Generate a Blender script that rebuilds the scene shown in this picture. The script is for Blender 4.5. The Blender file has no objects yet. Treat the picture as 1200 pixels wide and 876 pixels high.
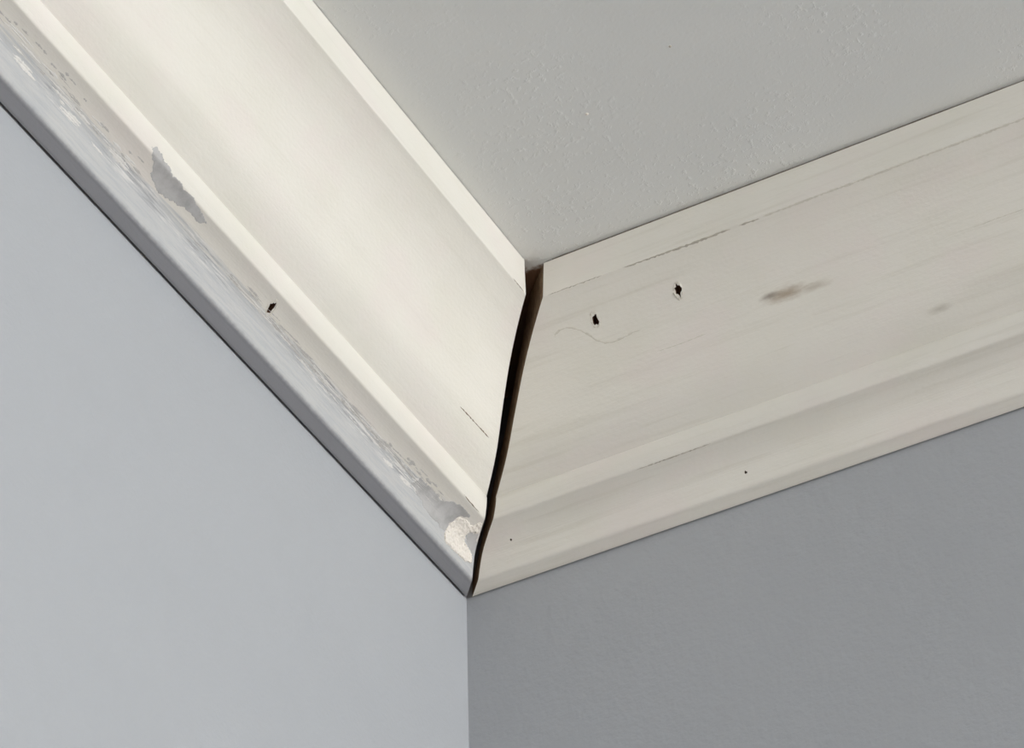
import bpy, bmesh, math, random
from mathutils import Vector, Matrix, noise
from mathutils.geometry import delaunay_2d_cdt

random.seed(7)
scene = bpy.context.scene
C = scene.collection
CEIL = 2.44                      # ceiling height, metres
RX, RY = 3.6, 5.0                # room: 0 < x < RX, -RY < y < 0

# ------------------------------------------------------------------ camera
cam_data = bpy.data.cameras.new('camera')
cam = bpy.data.objects.new('camera', cam_data)
C.objects.link(cam)
cam_data.sensor_width = 36.0
cam_data.lens = 36.0 * 4081.0 / 1200.0
cam_data.clip_start = 0.01
r_ = Vector((0.877982, 0.478234, -0.020955))
u_ = Vector((0.323060, -0.559661, 0.763159))
w_ = Vector((-0.353241, 0.676810, 0.645870))
m = Matrix((r_, u_, -w_)).transposed().to_4x4()
m.translation = Vector((0.555281, -1.017814, CEIL - 0.959162))
cam.matrix_world = m
scene.camera = cam

# ------------------------------------------------------------------ sky, daylight, exposure
world = bpy.data.worlds.new('world')
scene.world = world
world.use_nodes = True
bg = world.node_tree.nodes['Background']
bg.inputs['Color'].default_value = (1.0, 1.01, 1.0, 1)
bg.inputs['Strength'].default_value = 5.0

WIN = (-1.85, -0.45, 1.20, 2.34)        # window in the wall at x = RX: y0, y1, z0, z1
pl = bpy.data.lights.new('window_portal', 'AREA')
pl.shape = 'RECTANGLE'
pl.size = WIN[3] - WIN[2]
pl.size_y = WIN[1] - WIN[0]
pl.cycles.is_portal = True
po = bpy.data.objects.new('window_portal', pl)
C.objects.link(po)
po.location = (RX + 0.02, (WIN[0] + WIN[1]) / 2, (WIN[2] + WIN[3]) / 2)
po.rotation_euler = (0, math.radians(90), 0)

vs = scene.view_settings
vs.view_transform = 'Standard'
vs.look = 'None'
vs.gamma = 1.0
vs.use_curve_mapping = False
vs.exposure = 2.34


# ------------------------------------------------------------------ material helpers
class NT:
    def __init__(self, name):
        self.mat = bpy.data.materials.new(name)
        self.mat.use_nodes = True
        self.t = self.mat.node_tree
        self.b = self.t.nodes['Principled BSDF']

    def n(self, kind, **kw):
        nd = self.t.nodes.new(kind)
        for k, v in kw.items():
            setattr(nd, k, v)
        return nd

    def put(self, sock, v):
        if hasattr(v, 'is_output'):
            self.t.links.new(v, sock)
        elif v is not None:
            sock.default_value = v

    def math(self, op, a, b=None, c=None, clamp=False):
        nd = self.n('ShaderNodeMath', operation=op, use_clamp=clamp)
        for i, v in enumerate((a, b, c)):
            self.put(nd.inputs[i], v)
        return nd.outputs[0]

    def ramp(self, x, a, b, lo=0.0, hi=1.0):          # smooth step from lo at a to hi at b
        nd = self.n('ShaderNodeMapRange', interpolation_type='SMOOTHSTEP')
        self.put(nd.inputs[0], x)
        nd.inputs[1].default_value = a
        nd.inputs[2].default_value = b
        nd.inputs[3].default_value = lo
        nd.inputs[4].default_value = hi
        return nd.outputs[0]

    def noise(self, vec, scale, detail=3.0, rough=0.5, mapping=None):
        if mapping:
            mp = self.n('ShaderNodeMapping')
            self.put(mp.inputs[0], vec)
            mp.inputs['Scale'].default_value = mapping
            vec = mp.outputs[0]
        nd = self.n('ShaderNodeTexNoise')
        self.put(nd.inputs['Vector'], vec)
        nd.inputs['Scale'].default_value = scale
        nd.inputs['Detail'].default_value = detail
        nd.inputs['Roughness'].default_value = rough
        return nd.outputs['Fac']

    def mix(self, fac, a, b):
        nd = self.n('ShaderNodeMix', data_type='RGBA')
        self.put(nd.inputs[0], fac)
        self.put(nd.inputs[6], a)
        self.put(nd.inputs[7], b)
        return nd.outputs[2]

    def bump(self, h, strength, dist):
        nd = self.n('ShaderNodeBump')
        nd.inputs['Strength'].default_value = strength
        nd.inputs['Distance'].default_value = dist
        self.put(nd.inputs['Height'], h)
        self.t.links.new(nd.outputs[0], self.b.inputs['Normal'])

    def done(self, col, rough=0.5, spec=0.4):
        self.put(self.b.inputs['Base Color'], col)
        self.put(self.b.inputs['Roughness'], rough)
        self.b.inputs['Specular IOR Level'].default_value = spec
        return self.mat


def rgb(r, g, b):                                     # sRGB 0-255 -> linear
    f = lambda c: (c / 255 / 12.92) if c / 255 <= 0.04045 else ((c / 255 + 0.055) / 1.055) ** 2.4
    return (f(r), f(g), f(b), 1)


WALL_GREY = rgb(176, 179, 184)
TRIM_WHITE = rgb(236, 233, 225)


def mat_wall(name, col, peel=1.0, mottling=0.05, scale=420):
    k = NT(name)
    co = k.n('ShaderNodeTexCoord').outputs['Object']
    big = k.noise(co, 9, 3)
    mid = k.noise(co, 60, 4)
    v = k.math('ADD', k.math('MULTIPLY', big, mottling), k.math('MULTIPLY', mid, mottling * 0.6))
    v = k.math('ADD', v, 1 - mottling * 0.8)
    hsv = k.n('ShaderNodeHueSaturation')
    hsv.inputs['Color'].default_value = col
    k.put(hsv.inputs['Value'], v)
    h = k.math('ADD', k.noise(co, scale, 2), k.math('MULTIPLY', k.noise(co, scale * 0.28, 3), 1.4))
    k.bump(h, 0.35 * peel, 0.0006)
    return k.done(hsv.outputs[0], 0.6, 0.3)


def mat_ceiling():
    k = NT('ceiling_flat_paint')
    co = k.n('ShaderNodeTexCoord').outputs['Object']
    area = k.ramp(k.noise(co, 14, 3), 0.42, 0.66)              # rough, stippled areas between smooth ones
    stip = k.ramp(k.noise(co, 330, 3, 0.6), 0.52, 0.72)
    fine = k.noise(co, 700, 2)
    h = k.math('ADD', k.math('MULTIPLY', stip, k.math('MULTIPLY_ADD', area, 0.9, 0.12)), k.math('MULTIPLY', fine, 0.25))
    k.bump(h, 0.28, 0.0007)
    v = k.math('MULTIPLY_ADD', k.noise(co, 22, 4), 0.06, 0.97)
    hsv = k.n('ShaderNodeHueSaturation')
    hsv.inputs['Color'].default_value = rgb(231, 233, 232)
    k.put(hsv.inputs['Value'], v)
    # bare brown board paper behind the mouldings, where the ceiling was never painted
    sp = k.n('ShaderNodeSeparateXYZ')
    k.put(sp.inputs[0], co)
    inner = k.math('MINIMUM', sp.outputs[0], k.math('MULTIPLY', sp.outputs[1], -1.0))
    inner = k.math('ADD', inner, k.math('MULTIPLY_ADD', fine, 0.004, -0.002))
    col = k.mix(k.ramp(inner, 0.0690, 0.0655), hsv.outputs[0], rgb(146, 116, 94))
    return k.done(col, 0.8, 0.2)


def trim_base(k, uv, grain, sep):
    """cream trim paint; grain = how far the wood's figure shows through"""
    blot = k.noise(uv, 1.0, 3, 0.5, (22, 30, 1))
    fig = k.noise(uv, 1.0, 4, 0.6, (9, 190, 1))
    fine = k.noise(uv, 1.0, 3, 0.6, (40, 900, 1))
    dark = k.math('MULTIPLY', k.ramp(fig, 0.50, 0.74), grain)
    col = k.mix(dark, TRIM_WHITE, rgb(196, 190, 174))
    col = k.mix(k.ramp(blot, 0.40, 0.70, 0.0, 0.22), col, rgb(222, 220, 205))
    col = k.mix(k.math('MULTIPLY', k.ramp(fine, 0.58, 0.75), grain * 0.35), col, rgb(190, 184, 168))
    tint = k.noise(uv, 1.0, 3, 0.6, (17, 26, 1))
    col = k.mix(k.ramp(tint, 0.46, 0.66, 0.0, 0.45), col, rgb(236, 227, 223))
    h = k.math('ADD', k.math('MULTIPLY', fine, 0.6), k.noise(uv, 1.0, 2, 0.5, (500, 700, 1)))
    return col, h


def mat_trim_plain():
    """right-hand moulding: thin paint over wood, a knot showing through"""
    k = NT('trim_paint_thin')
    uv = k.n('ShaderNodeUVMap').outputs[0]
    sp = k.n('ShaderNodeSeparateXYZ')
    k.put(sp.inputs[0], uv)
    u, v = sp.outputs[0], sp.outputs[1]
    col, h = trim_base(k, uv, 0.28, sp)
    # knot
    for (ku, kv, su, sv, amt, c) in ((0.1722, 0.0516, 0.0085, 0.0028, 0.75, rgb(150, 128, 100)),
                                     (0.1655, 0.0503, 0.0040, 0.0015, 0.65, rgb(120, 104, 88)),
                                     (0.1840, 0.0530, 0.0075, 0.0016, 0.40, rgb(150, 130, 108)),
                                     (0.2300, 0.0790, 0.0050, 0.0016, 0.40, rgb(150, 140, 120))):
        wob = k.math('MULTIPLY_ADD', k.noise(uv, 1.0, 4, 0.65, (160, 500, 1)), 1.2, -0.6)
        a = k.math('DIVIDE', k.math('SUBTRACT', u, ku), su)
        b = k.math('DIVIDE', k.math('SUBTRACT', v, kv), sv)
        d = k.math('SQRT', k.math('ADD', k.math('MULTIPLY', a, a), k.math('MULTIPLY', b, b)))
        d = k.math('ADD', d, wob)
        col = k.mix(k.ramp(d, 1.45, 0.0, 0.0, amt), col, c)
    k.bump(h, 0.22, 0.0004)
    return k.done(col, 0.42, 0.45)


T_F, T_B1, T_B2, T_S, T_END = 0.0182, 0.0905, 0.1003, 0.1230, 0.1295


def mat_trim_smeared():
    """left-hand moulding: the wall's grey paint brushed over its lower edge, thinning out upwards"""
    k = NT('trim_paint_smeared')
    uv = k.n('ShaderNodeUVMap').outputs[0]
    sp = k.n('ShaderNodeSeparateXYZ')
    k.put(sp.inputs[0], uv)
    u, v = sp.outputs[0], sp.outputs[1]
    col, h = trim_base(k, uv, 0.10, sp)
    streak = k.noise(uv, 1.0, 5, 0.65, (14, 420, 1))
    streak2 = k.noise(uv, 1.0, 5, 0.7, (60, 900, 1))
    # duller beige from the bead's lower edge down
    col = k.mix(k.ramp(v, T_B2 - 0.0004, T_B2 + 0.0006, 0.0, 0.32), col, rgb(196, 191, 186))
    # grey wash, thicker towards the wall, streaky upper border
    edge = k.math('ADD', v, k.math('MULTIPLY_ADD', streak, 0.012, -0.006))
    wash = k.ramp(edge, 0.1075, 0.1105)
    wash = k.math('MULTIPLY', wash, k.ramp(streak2, 0.30, 0.62, 1.0, 0.70))
    col = k.mix(wash, col, rgb(184, 187, 191))
    # dry white brush marks along the border of the wash
    band = k.math('MULTIPLY', k.ramp(v, 0.1070, 0.1090), k.ramp(v, 0.1160, 0.1120))
    patchy = k.ramp(k.noise(uv, 1.0, 2, 0.5, (26, 40, 1)), 0.40, 0.60)
    dry = k.math('MULTIPLY', k.math('MULTIPLY', band, patchy), k.ramp(streak2, 0.52, 0.60))
    col = k.mix(k.math('MULTIPLY', dry, 0.85), col, rgb(232, 230, 228))
    dk = k.math('MULTIPLY', k.math('MULTIPLY', band, patchy), k.ramp(streak2, 0.46, 0.40))
    col = k.mix(k.math('MULTIPLY', dk, 0.65), col, rgb(150, 148, 150))
    # solid grey wall paint on the underside edge
    solid = k.ramp(k.math('ADD', v, k.math('MULTIPLY_ADD', k.noise(uv, 1.0, 4, 0.7, (300, 300, 1)), 0.0024, -0.0012)), T_S - 0.0016, T_S + 0.0014)
    col = k.mix(solid, col, rgb(142, 143, 148))
    h = k.math('ADD', h, k.math('MULTIPLY', k.math('MULTIPLY', streak2, wash), 1.2))
    k.bump(h, 0.20, 0.0004)
    return k.done(col, 0.42, 0.45)


def mat_plain(name, col, rough=0.6, var=0.15, scale=600, bump=0.3):
    k = NT(name)
    co = k.n('ShaderNodeTexCoord').outputs['Object']
    nz = k.noise(co, scale, 4, 0.6)
    dark = tuple(c * (1 - var * 2) for c in col[:3]) + (1,)
    c = k.mix(k.ramp(nz, 0.35, 0.7), col, dark)
    k.bump(nz, bump, 0.0004)
    return k.done(c, rough, 0.3)


def mat_raw_wood():
    k = NT('raw_cut_wood')
    co = k.n('ShaderNodeTexCoord').outputs['Object']
    g = k.noise(co, 1.0, 4, 0.7, (900, 900, 180))
    c = k.mix(k.ramp(g, 0.3, 0.7), rgb(158, 136, 112), rgb(112, 92, 74))
    k.bump(g, 0.5, 0.0005)
    return k.done(c, 0.85, 0.15)


M_WALL = mat_wall('grey_wall_paint', WALL_GREY)
M_CEIL = mat_ceiling()
M_FLOOR = mat_plain('oak_floor', rgb(160, 138, 112), 0.5, 0.1, 30, 0.05)
M_RIGHT = mat_trim_plain()
M_LEFT = mat_trim_smeared()
M_WOOD = mat_raw_wood()
M_HOLE = mat_plain('dark_hole_wood', rgb(96, 68, 52), 0.9, 0.2)
M_SPLINTER = mat_plain('chipped_paint', rgb(226, 222, 212), 0.6, 0.05)
M_SPACKLE = mat_plain('white_spackle', rgb(240, 234, 226), 0.8, 0.04, 260, 0.9)
M_BLOTCH = mat_plain('grey_paint_blotch', rgb(192, 191, 191), 0.55, 0.13, 130, 0.4)
M_SCRATCH = mat_plain('dark_scratch', rgb(138, 122, 106), 0.9, 0.15)
M_CRACK = mat_plain('grey_hairline', rgb(196, 190, 177), 0.9, 0.1)
M_FAINT = mat_plain('faint_mark', rgb(222, 218, 207), 0.7, 0.05)
M_GAP_SHADE = mat_plain('gap_shade_brown', rgb(128, 118, 106), 0.9, 0.2, 500)  # brown that paints the shade in the gap above the right moulding
M_BRUSH_GREY = mat_plain('thin_grey_paint', rgb(196, 193, 190), 0.6, 0.06)
M_BRUSH_WHITE = mat_plain('thin_white_paint', rgb(228, 226, 223), 0.6, 0.04)
M_FRAME = mat_plain('window_frame_paint', rgb(235, 234, 230), 0.4, 0.02)


# ------------------------------------------------------------------ object helpers
def link(name, bm, mat, parent=None):
    me = bpy.data.meshes.new(name)
    bm.normal_update()
    bm.to_mesh(me)
    bm.free()
    if mat:
        me.materials.append(mat)
    o = bpy.data.objects.new(name, me)
    C.objects.link(o)
    o.parent = parent
    return o


def box(bm, x0, x1, y0, y1, z0, z1):
    vv = [bm.verts.new((x, y, z)) for x in (x0, x1) for y in (y0, y1) for z in (z0, z1)]
    for f in ((0, 1, 3, 2), (4, 6, 7, 5), (0, 4, 5, 1), (2, 3, 7, 6), (0, 2, 6, 4), (1, 5, 7, 3)):
        bm.faces.new([vv[i] for i in f])


def struct(name, label, category, mat, *boxes):
    bm = bmesh.new()
    for b in boxes:
        box(bm, *b)
    bmesh.ops.recalc_face_normals(bm, faces=bm.faces[:])
    o = link(name, bm, mat)
    o['kind'] = 'structure'
    o['label'] = label
    o['category'] = category
    return o


# ------------------------------------------------------------------ the room
TH = 0.12
struct('floor', 'brown floor of the room below', 'floor', M_FLOOR, (-TH, RX + TH, -RY - TH, TH, -0.1, 0))
ceiling = struct('ceiling', 'grey white painted ceiling with faint stipple above both mouldings', 'ceiling', M_CEIL,
                 (-TH, RX + TH, -RY - TH, TH, CEIL, CEIL + 0.1))
struct('wall_left', 'pale grey painted wall under the paint-smeared moulding', 'wall', M_WALL, (-TH, 0, -RY, TH, 0, CEIL))
struct('wall_right', 'grey painted wall under the plain cream moulding with nail holes', 'wall', M_WALL, (0, RX, 0, TH, 0, CEIL))
struct('wall_front', 'grey painted wall facing the corner', 'wall', M_WALL, (-TH, RX + TH, -RY - TH, -RY, 0, CEIL))
y0, y1, z0, z1 = WIN
struct('wall_side', 'grey painted wall with the window opening', 'wall', M_WALL,
       (RX, RX + TH, -RY, y0, 0, CEIL), (RX, RX + TH, y1, TH, 0, CEIL),
       (RX, RX + TH, y0, y1, 0, z0), (RX, RX + TH, y0, y1, z1, CEIL))
ym = (y0 + y1) / 2
struct('window_1', 'white window frame in the side wall', 'window', M_FRAME,
       (RX + 0.03, RX + 0.08, y0, y0 + 0.05, z0, z1), (RX + 0.03, RX + 0.08, y1 - 0.05, y1, z0, z1),
       (RX + 0.03, RX + 0.08, y0 + 0.05, y1 - 0.05, z0, z0 + 0.05), (RX + 0.03, RX + 0.08, y0 + 0.05, y1 - 0.05, z1 - 0.05, z1),
       (RX + 0.04, RX + 0.07, ym - 0.02, ym + 0.02, z0 + 0.05, z1 - 0.05))


# ------------------------------------------------------------------ crown moulding profile (d from the wall, z from the ceiling)
def catmull(pts, n):
    out = []
    for i in range(len(pts) - 1):
        p0 = pts[max(i - 1, 0)]; p1 = pts[i]; p2 = pts[i + 1]; p3 = pts[min(i + 2, len(pts) - 1)]
        for k in range(n):
            t = k / n
            out.append(tuple(.5 * ((2 * b) + (-a + c) * t + (2 * a - 5 * b + 4 * c - d) * t * t + (-a + 3 * b - 3 * c + d) * t ** 3)
                             for a, b, c, d in zip(p0, p1, p2, p3)))
    return out


COVE = [(.0692, -.0184), (.0655, -.0206), (.0590, -.0256), (.0530, -.0318), (.0484, -.0382), (.0419, -.0496), (.0360, -.0610), (.0302, -.0678), (.0240, -.0730)]
BEAD = [(.0240, -.0730), (.02425, -.0742), (.0236, -.0778), (.0220, -.0812), (.0212, -.0820)]
LOWER = [(.0212, -.0820), (.0158, -.0842), (.0108, -.0878), (.0084, -.0930), (.0072, -.0968), (.0064, -.0979), (.0052, -.0984)]
FRONT = [(.0695, 0.0), (.0694, -.0178), (.06932, -.0182)] + catmull(COVE, 9) + catmull(BEAD, 5) + catmull(LOWER, 6) \
    + [(.0052, -.0984), (.0018, -.0999), (.0008, -.1001)]
ARC = [0.0]
for a, b in zip(FRONT, FRONT[1:]):
    ARC.append(ARC[-1] + math.dist(a, b))
BACK = [(.0008, -.0925), (.0130, -.0745), (.0340, -.0450), (.0480, -.0180), (.0560, 0.0)]


class Piece:
    """one length of moulding: maps (s along the wall from the corner, t down the face, lift off the face) to the room"""
    def __init__(self, side, ga, gb, top_gap, wall_gap):
        self.side, self.ga, self.gb, self.top, self.wall = side, ga, gb, top_gap, wall_gap

    def world(self, s, d, z):
        d = d + self.wall
        z = CEIL + z * (1 - self.top / 0.1) - self.top
        return Vector((d, -s, z)) if self.side == 'L' else Vector((s, -d, z))

    def at(self, s, t, lift=0.0):
        t = min(max(t, 0), ARC[-1] - 1e-6)
        i = 0
        while ARC[i + 1] < t:
            i += 1
        k = (t - ARC[i]) / (ARC[i + 1] - ARC[i])
        (d0, z0_), (d1, z1_) = FRONT[i], FRONT[i + 1]
        L = math.hypot(d1 - d0, z1_ - z0_)
        nd, nz = -(z1_ - z0_) / L, (d1 - d0) / L
        return self.world(s, d0 + (d1 - d0) * k + nd * lift, z0_ + (z1_ - z0_) * k + nz * lift)

    def frame(self, s, t):
        p = self.at(s, t)
        es = (self.at(s + 1e-3, t) - p).normalized()
        et = (self.at(s, t + 6e-4) - self.at(s, t - 6e-4)).normalized()
        en = es.cross(et)
        if en.dot(self.at(s, t, 1e-3) - p) < 0:
            en = -en
        return p, es, et, en

    def end(self, d, z):
        return d + self.ga * z + self.gb

    def build(self, far, face_mat):
        ring = FRONT + BACK
        bm = bmesh.new()
        uvl = bm.loops.layers.uv.new('UVMap')
        arc = ARC + [ARC[-1] + 0.008, ARC[-1] + 0.03, ARC[-1] + 0.066, ARC[-1] + 0.096, ARC[-1] + 0.116]
        near_v, far_v, sn = [], [], []
        for (d, z) in ring:
            s = self.end(d, z)
            sn.append(s)
            near_v.append(bm.verts.new(self.world(s, d, z)))
            far_v.append(bm.verts.new(self.world(far, d, z)))
        n = len(ring)
        for i in range(n):
            j = (i + 1) % n
            f = bm.faces.new((near_v[i], near_v[j], far_v[j], far_v[i]))
            tj = arc[j] if j else arc[i] + 0.009
            for lp, uv in zip(f.loops, ((sn[i], arc[i]), (sn[j], tj), (far, tj), (far, arc[i]))):
                lp[uvl].uv = uv
        f1 = bm.faces.new(near_v)
        f2 = bm.faces.new(far_v)
        f1.material_index = f2.material_index = 1
        bm.normal_update()
        bmesh.ops.triangulate(bm, faces=[f1, f2])
        bmesh.ops.recalc_face_normals(bm, faces=bm.faces[:])
        o = link('board', bm, face_mat)
        o.data.materials.append(M_WOOD)
        o.data.materials.append(M_HOLE)
        return o

    def hole_cutter(self, s, t, half_s, half_t, tilt, depth, seed):
        """ragged slot punched by a nail"""
        p, es, et, en = self.frame(s, t)
        rnd = random.Random(seed)
        bm = bmesh.new()
        n = 14
        top, bot = [], []
        for i in range(n):
            a = 2 * math.pi * i / n
            q = rnd.uniform(0.62, 1.3)
            x, y = math.cos(a) * half_s * q, math.sin(a) * half_t * q
            x, y = x * math.cos(tilt) - y * math.sin(tilt), x * math.sin(tilt) + y * math.cos(tilt)
            top.append(bm.verts.new(p + es * x + et * y + en * 0.004))
            bot.append(bm.verts.new(p + es * x * 0.7 + et * y * 0.7 - en * depth))
        for i in range(n):
            j = (i + 1) % n
            bm.faces.new((top[i], top[j], bot[j], bot[i]))
        bm.faces.new(top)
        bm.faces.new(bot)
        bmesh.ops.recalc_face_normals(bm, faces=bm.faces[:])
        c = link('cutter', bm, M_HOLE)
        return c

    def cut(self, board, holes):
        for h in holes:
            c = self.hole_cutter(*h)
            md = board.modifiers.new('hole', 'BOOLEAN')
            md.operation = 'DIFFERENCE'
            md.solver = 'EXACT'
            md.object = c
            md.material_mode = 'TRANSFER'
            dg = bpy.context.evaluated_depsgraph_get()
            me = bpy.data.meshes.new_from_object(board.evaluated_get(dg))
            board.modifiers.clear()
            board.data = me
            bpy.data.objects.remove(c)

    def split_end(self, board, parent):
        """the raw sawn end becomes a part of its own"""
        bm = bmesh.new()
        bm.from_mesh(board.data)
        keep = lambda f: f.material_index == 1 and abs(f.calc_center_median()[1 if self.side == 'L' else 0]) < 0.2
        cut = bm.copy()
        bmesh.ops.delete(cut, geom=[f for f in cut.faces if not keep(f)], context='FACES')
        bmesh.ops.delete(bm, geom=[f for f in bm.faces if keep(f)], context='FACES')
        bm.to_mesh(board.data)
        bm.free()
        for f in cut.faces:
            f.material_index = 0
        link('cut_end', cut, M_WOOD, parent)['label'] = 'bare brown sawn end at the open mitre'

    def splinters(self, name, s, t, half_s, half_t, tilt, seed, parent):
        """little lifted chips of paint round a nail hole"""
        p, es, et, en = self.frame(s, t)
        rnd = random.Random(seed)
        bm = bmesh.new()
        n = 13
        for i in range(n):
            a = 2 * math.pi * (i + rnd.uniform(-.3, .3)) / n
            q0, q1 = rnd.uniform(0.95, 1.1), rnd.uniform(1.35, 1.75)
            da = rnd.uniform(0.14, 0.3)

            def P(ang, q, lift):
                x, y = math.cos(ang) * half_s * q, math.sin(ang) * half_t * q
                x, y = x * math.cos(tilt) - y * math.sin(tilt), x * math.sin(tilt) + y * math.cos(tilt)
                return bm.verts.new(p + es * x + et * y + en * lift)
            lift = rnd.uniform(0.0001, 0.0005)
            v0, v1 = P(a - da, q1, -.0001), P(a + da, q1, -.0001)
            v2, v3 = P(a + da * .6, q0, lift), P(a - da * .6, q0, lift)
            v4, v5 = P(a + da * .6, q0, -.0002), P(a - da * .6, q0, -.0002)
            bm.faces.new((v0, v1, v2, v3))
            bm.faces.new((v3, v2, v4, v5))
            bm.faces.new((v1, v4, v2))
            bm.faces.new((v0, v3, v5))
        bmesh.ops.recalc_face_normals(bm, faces=bm.faces[:])
        return link(name, bm, M_SPLINTER, parent)

    def patch(self, name, outline, mat, parent, lift, rag=0.5, seed=0, lumpy=0.0, step=0.5):
        """a ragged dab of paint or filler following the face; outline in mm (s, t)"""
        rnd = random.Random(seed)
        pts = []
        for (a, b) in zip(outline, outline[1:] + outline[:1]):
            L = math.dist(a, b)
            n = max(1, int(L / step))
            nx, ny = -(b[1] - a[1]) / max(L, 1e-6), (b[0] - a[0]) / max(L, 1e-6)
            for k in range(n):
                f = k / n
                px_, py_ = a[0] + (b[0] - a[0]) * f, a[1] + (b[1] - a[1]) * f
                j = rag * (1.1 * noise.noise(Vector((px_ * .35, py_ * .8, seed + .5))) + 0.8 * noise.noise(Vector((px_ * 1.1, py_ * 1.9, seed + 7.5))))
                pts.append(Vector((px_ + nx * j, py_ + ny * j)))
        nb = len(pts)
        x0_, x1_ = min(q.x for q in pts), max(q.x for q in pts)
        y0_, y1_ = min(q.y for q in pts), max(q.y for q in pts)
        x = x0_
        while x < x1_:
            y = y0_
            while y < y1_:
                pts.append(Vector((x + rnd.uniform(-.2, .2), y + rnd.uniform(-.2, .2))))
                y += step
            x += step * 1.3
        vco, _, faces, orig, _, _ = delaunay_2d_cdt(pts, [], [list(range(nb))], 1, 1e-5)
        bm = bmesh.new()
        vv = []
        for q, og in zip(vco, orig):
            edge = any(i < nb for i in og)
            h = -0.00003 if edge else lift * (1 + lumpy * noise.noise(Vector((q.x * .9, q.y * .9, seed))))
            vv.append(bm.verts.new(self.at(q.x / 1e3, q.y / 1e3, max(h, 0.00003) if not edge else h)))
        for f in faces:
            try:
                bm.faces.new([vv[i] for i in f])
            except ValueError:
                pass
        bmesh.ops.delete(bm, geom=[v for v in bm.verts if not v.link_faces], context='VERTS')
        bmesh.ops.recalc_face_normals(bm, faces=bm.faces[:])
        ref = self.frame(outline[0][0] / 1e3, outline[0][1] / 1e3)[3]
        if bm.faces and sum((f.normal.dot(ref) for f in bm.faces)) < 0:
            bmesh.ops.reverse_faces(bm, faces=bm.faces[:])
        return link(name, bm, mat, parent)

    def line(self, name, path, width, mat, parent, seed=0, lift=0.00006):
        """a thin scratch; path in mm (s, t), width in mm"""
        rnd = random.Random(seed)
        fine = []
        for a, b in zip(path, path[1:]):
            n = max(1, int(math.dist(a, b) / 0.9))
            for k in range(n):
                f = k / n
                fine.append((a[0] + (b[0] - a[0]) * f, a[1] + (b[1] - a[1]) * f))
        fine.append(path[-1])
        bm = bmesh.new()
        rows = []
        N = len(fine)
        for i, (s, t) in enumerate(fine):
            a, b = fine[max(i - 1, 0)], fine[min(i + 1, N - 1)]
            L = max(math.dist(a, b), 1e-6)
            nx, ny = -(b[1] - a[1]) / L, (b[0] - a[0]) / L
            taper = min(1, (i + .3) / 3, (N - 1 - i + .3) / 3)
            w = width * .5 * taper * rnd.uniform(.45, 1.5)
            o = rnd.uniform(-.12, .12) * width
            row = []
            for q, h in ((-w, -.00002), (0, lift), (w, -.00002)):
                row.append(bm.verts.new(self.at((s + nx * (q + o)) / 1e3, (t + ny * (q + o)) / 1e3, h)))
            rows.append(row)
        for p_, q_ in zip(rows, rows[1:]):
            bm.faces.new((p_[0], p_[1], q_[1], q_[0]))
            bm.faces.new((p_[1], p_[2], q_[2], q_[1]))
        bmesh.ops.recalc_face_normals(bm, faces=bm.faces[:])
        return link(name, bm, mat, parent)


def moulding(label, loc):
    e = bpy.data.objects.new('crown_moulding', None)
    C.objects.link(e)
    e.empty_display_size = 0.05
    e['label'] = label
    e['kind'] = 'thing'
    e['category'] = 'moulding'
    e['group'] = 'crown mouldings meeting in the corner'
    return e


# ------------------------------------------------------------------ left moulding
LP = Piece('L', 0.0335, 0.0047, 0.0003, 0.0004)
left = moulding('cream crown moulding smeared with grey wall paint along its lower edge', None)
lb = LP.build(RY - 0.08, M_LEFT)
lb.parent = left
LH = [(0.1810, 0.1060, 0.0015, 0.0033, 0.45, 0.0022, 11)]
LP.cut(lb, LH)
LP.split_end(lb, left)
for (s, t, hs, ht, tl, dp, sd) in LH:
    o = LP.splinters('nail_hole_rim', s, t, hs, ht, tl, sd, lb)
    o['label'] = 'chipped paint round a dark nail hole'

BLOTCH_A = [(274.26, 98.63), (271.75, 96.73), (266.82, 98.04), (256.97, 99.59), (246.87, 99.88), (237.55, 101.1), (231.17, 102.23), (233.75, 104.83), (239.92, 104.6), (247.74, 105.99), (252.81, 107.72), (258.51, 108.13), (263.81, 106.33), (267.89, 102.7)]
BLOTCH_B = [(63.39, 107.97), (56.57, 107.76), (46.79, 107.88), (44.33, 106.33), (40.63, 104.09), (35.86, 103.29), (30.64, 103.12), (29.19, 104.36), (32.1, 106.37), (33.43, 107.89), (33.96, 110.02), (32.69, 113.01), (34.96, 116.55), (38.82, 116.16), (42.68, 115.77), (48.25, 116.47), (53.86, 115.12), (61.09, 113.42), (65.39, 112.65)]
SPACKLE = [(33.43, 107.89), (29.56, 105.66), (24.23, 105.92), (23.27, 102.0), (22.05, 102.14), (18.93, 105.75), (22.83, 108.42), (22.86, 110.97), (20.81, 112.65), (16.34, 113.44), (12.8, 114.8), (12.45, 117.4), (16.38, 119.1), (21.21, 119.26), (26.95, 119.99), (32.46, 119.9), (34.67, 117.07), (34.45, 111.95)]
BLOTCH_C = [(22.26, 107.98), (18.39, 106.25), (15.39, 109.69), (12.88, 113.43), (16.77, 112.99), (20.94, 111.99), (22.8, 110.12)]
for i, (ol, rag) in enumerate(((BLOTCH_A, .6), (BLOTCH_B, .6), (BLOTCH_C, .4))):
    LP.patch('paint_blotch', ol, M_BLOTCH, left, 0.00008, rag, i)['label'] = 'ragged grey paint blotch'
LP.patch('spackle_dab', SPACKLE, M_SPACKLE, left, 0.00045, 0.5, 9, 0.9)['label'] = 'rough white dab of filler by the gap'
LP.line('scratch', [(69.63, 73.58), (64.67, 73.4), (57.2, 73.3), (51.49, 73.2), (45.76, 73.18)], 0.55, M_SCRATCH, left, 1)['label'] = 'thin brown scratch'
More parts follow.
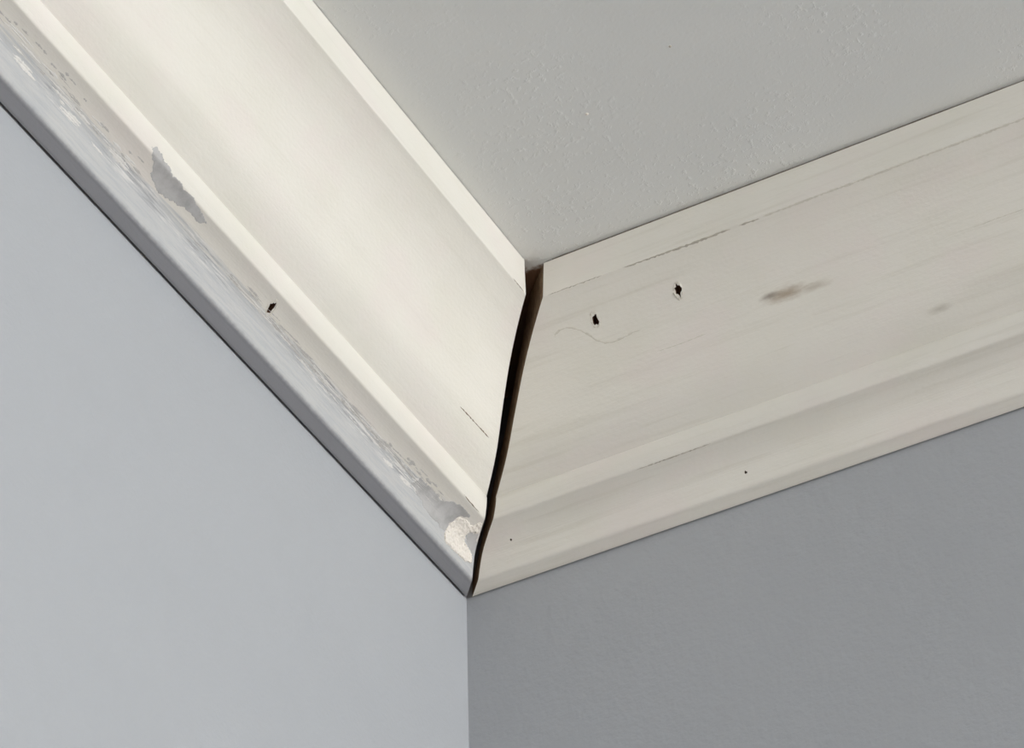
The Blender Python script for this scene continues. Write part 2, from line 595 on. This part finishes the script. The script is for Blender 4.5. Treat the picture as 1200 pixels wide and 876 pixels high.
LP.line('scratch', [(41.21, 99.6), (36.61, 99.87), (31.64, 99.91), (28.3, 99.93)], 0.5, M_SCRATCH, left, 2)['label'] = 'thin dark scratch on the bead'
LP.line('scratch', [(84.3, 18.0), (80.68, 18.1), (75.2, 18.2)], 0.8, M_SCRATCH, left, 3)['label'] = 'dark hairline crack under the top band'


def brush_marks(piece, name, mat, parent, spots, lift, seed):
    """many small slivers of paint left by a dry brush, one part"""
    rnd = random.Random(seed)
    bm = bmesh.new()
    for (s, t, ln, wd, sl) in spots:
        n = max(4, int(ln / 0.7))
        rows = []
        for i in range(n + 1):
            f = i / n
            w = wd * .5 * (math.sin(math.pi * min(max(f, .03), .97)) ** .6) * rnd.uniform(.45, 1.35)
            q, c_ = s + ln * (f - .5), t + sl * ln * (f - .5) + rnd.uniform(-.1, .1)
            rows.append([bm.verts.new(piece.at(q / 1e3, (c_ + k * w) / 1e3, h)) for k, h in ((-1, -.00002), (0, lift), (1, -.00002))])
        for a, b in zip(rows, rows[1:]):
            bm.faces.new((a[0], a[1], b[1], b[0]))
            bm.faces.new((a[1], a[2], b[2], b[1]))
    bmesh.ops.recalc_face_normals(bm, faces=bm.faces[:])
    o = link(name, bm, mat, parent)
    o['kind'] = 'stuff'
    return o


rb_ = random.Random(5)
grey, white = [], []
for i in range(70):
    s = rb_.uniform(44, 205)
    c0 = 106.6 + 1.6 * (1 - abs(s - 110) / 110)
    grey.append((s, c0 + rb_.uniform(0, 3.2), rb_.uniform(3, 13), rb_.uniform(.3, 1.0), rb_.uniform(-.06, .06)))
for i in range(46):
    s = rb_.uniform(52, 200)
    white.append((s, 109.8 + rb_.uniform(-1.6, 4.0) * (1.2 - s / 220), rb_.uniform(3, 13), rb_.uniform(.25, .8), rb_.uniform(-.05, .05)))
for i in range(20):                                   # thicker dabs before the filler
    s = rb_.uniform(50, 84)
    white.append((s, rb_.uniform(109, 114.5), rb_.uniform(4, 10), rb_.uniform(.5, 1.3), rb_.uniform(-.05, .08)))
    grey.append((rb_.uniform(46, 90), rb_.uniform(105.5, 109.5), rb_.uniform(2, 6), rb_.uniform(.6, 1.6), rb_.uniform(-.05, .1)))
for i in range(34):                                   # far end of the smear
    s = rb_.uniform(270, 362)
    white.append((s, rb_.uniform(106, 114), rb_.uniform(3, 14), rb_.uniform(.4, 1.6), rb_.uniform(-.03, .05)))
    grey.append((rb_.uniform(270, 362), rb_.uniform(103.5, 110), rb_.uniform(2, 8), rb_.uniform(.4, 1.3), rb_.uniform(-.05, .05)))
brush_marks(LP, 'grey_brush_marks', M_BRUSH_GREY, left, grey, 0.00006, 1)['label'] = 'streaky grey brush marks'
brush_marks(LP, 'white_brush_marks', M_BRUSH_WHITE, left, white, 0.00009, 2)['label'] = 'dry white brush marks'

# ------------------------------------------------------------------ right moulding
RP = Piece('R', 0.0451, 0.0070, 0.0016, 0.0002)
right = moulding('plain cream crown moulding with wood grain, a knot and two nail holes', None)
rb = RP.build(RX - 0.002, M_RIGHT)
rb.parent = right
RH = [(0.0925, 0.03465, 0.0016, 0.0030, 0.1, 0.003, 21), (0.12985, 0.03529, 0.0016, 0.0030, 0.12, 0.003, 22),
      (0.13286, 0.11685, 0.0007, 0.0009, 0.0, 0.003, 23), (0.02761, 0.11122, 0.0005, 0.0006, 0.0, 0.003, 24)]
RP.cut(rb, RH)
RP.split_end(rb, right)
for (s, t, hs, ht, tl, dp, sd) in RH[:2]:
    o = RP.splinters('nail_hole_rim', s, t, hs, ht, tl, sd, rb)
    o['label'] = 'chipped paint round a dark nail hole'
for i, (path, w) in enumerate((
        ([(77.5, 18.3), (86.7, 18.35), (102.3, 18.4)], 0.8),
        ([(112.0, 18.5), (127.3, 18.8), (138.4, 19.2), (150, 19.2), (160, 19.2)], 1.2),
        ([(163.5, 19.2), (168, 19.3), (172.6, 19.5)], 0.9),
        ([(113.4, 55.9), (124.9, 56.2), (136.4, 55.8)], 0.4),
        ([(252.2, 52.6), (262, 52.4), (273.7, 52.6)], 0.5),
        ([(90, 100.4), (111.3, 100.4), (124, 100.3)], 0.6))):
    RP.line('crack_shade_line', path, w, M_FAINT if i in (3, 4) else M_CRACK, right, 40 + i)['label'] = 'thin grey hairline crack in the paint'
curl = [(73.0, 36.4), (74.0, 34.6), (76.0, 33.7), (79.0, 33.5), (81.7, 34.4), (85.0, 36.8), (87.5, 39.5), (90.1, 43.0), (93.3, 45.0), (97.1, 45.8), (101, 45.6), (105.1, 44.9), (109.7, 45.0)]
RP.line('pencil_curl', curl, 0.9, M_FAINT, right, 60)['label'] = 'faint curling grey mark'
RP.line('crack_shade_line', [(174, 19.2), (200, 19.0), (214, 19.3), (240, 19.0), (262, 19.2), (300, 19.0)], 1.0, M_FAINT, right, 70)['label'] = 'faint painted shade line under the top band'  # thin line painted for the shading where fillet meets cove

# added dark bar standing for the gap's shade under the ceiling, behind the face
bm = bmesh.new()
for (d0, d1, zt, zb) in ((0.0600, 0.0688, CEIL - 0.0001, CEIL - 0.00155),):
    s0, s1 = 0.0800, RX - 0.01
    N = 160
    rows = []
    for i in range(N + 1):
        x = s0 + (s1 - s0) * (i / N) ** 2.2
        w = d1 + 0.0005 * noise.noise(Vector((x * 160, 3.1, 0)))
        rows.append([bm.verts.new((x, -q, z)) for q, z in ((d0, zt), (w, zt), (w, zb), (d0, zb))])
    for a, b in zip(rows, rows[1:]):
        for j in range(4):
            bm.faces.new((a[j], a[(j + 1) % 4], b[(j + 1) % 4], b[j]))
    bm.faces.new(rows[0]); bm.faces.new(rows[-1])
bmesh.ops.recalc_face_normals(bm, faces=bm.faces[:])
link('gap_shade_bar', bm, M_GAP_SHADE, right)['label'] = 'added brown bar painting the gap shade between moulding and ceiling'


# ------------------------------------------------------------------ specks on the ceiling
def speck(x, y, r, mat, label, seed):
    bm = bmesh.new()
    bmesh.ops.create_icosphere(bm, subdivisions=2, radius=r)
    for v in bm.verts:
        v.co *= 1 + 0.35 * noise.noise(v.co * 900 + Vector((seed, 0, 0)))
        v.co.z *= 0.6
    bmesh.ops.translate(bm, verts=bm.verts[:], vec=(x, y, CEIL - r * 0.25))
    o = link('ceiling_speck', bm, mat, ceiling)
    o['label'] = label


speck(0.1318, -0.1367, 0.0007, M_SPACKLE, 'tiny white paint bead', 1)
speck(0.1765, -0.1535, 0.0006, M_CRACK, 'tiny dark speck', 2)
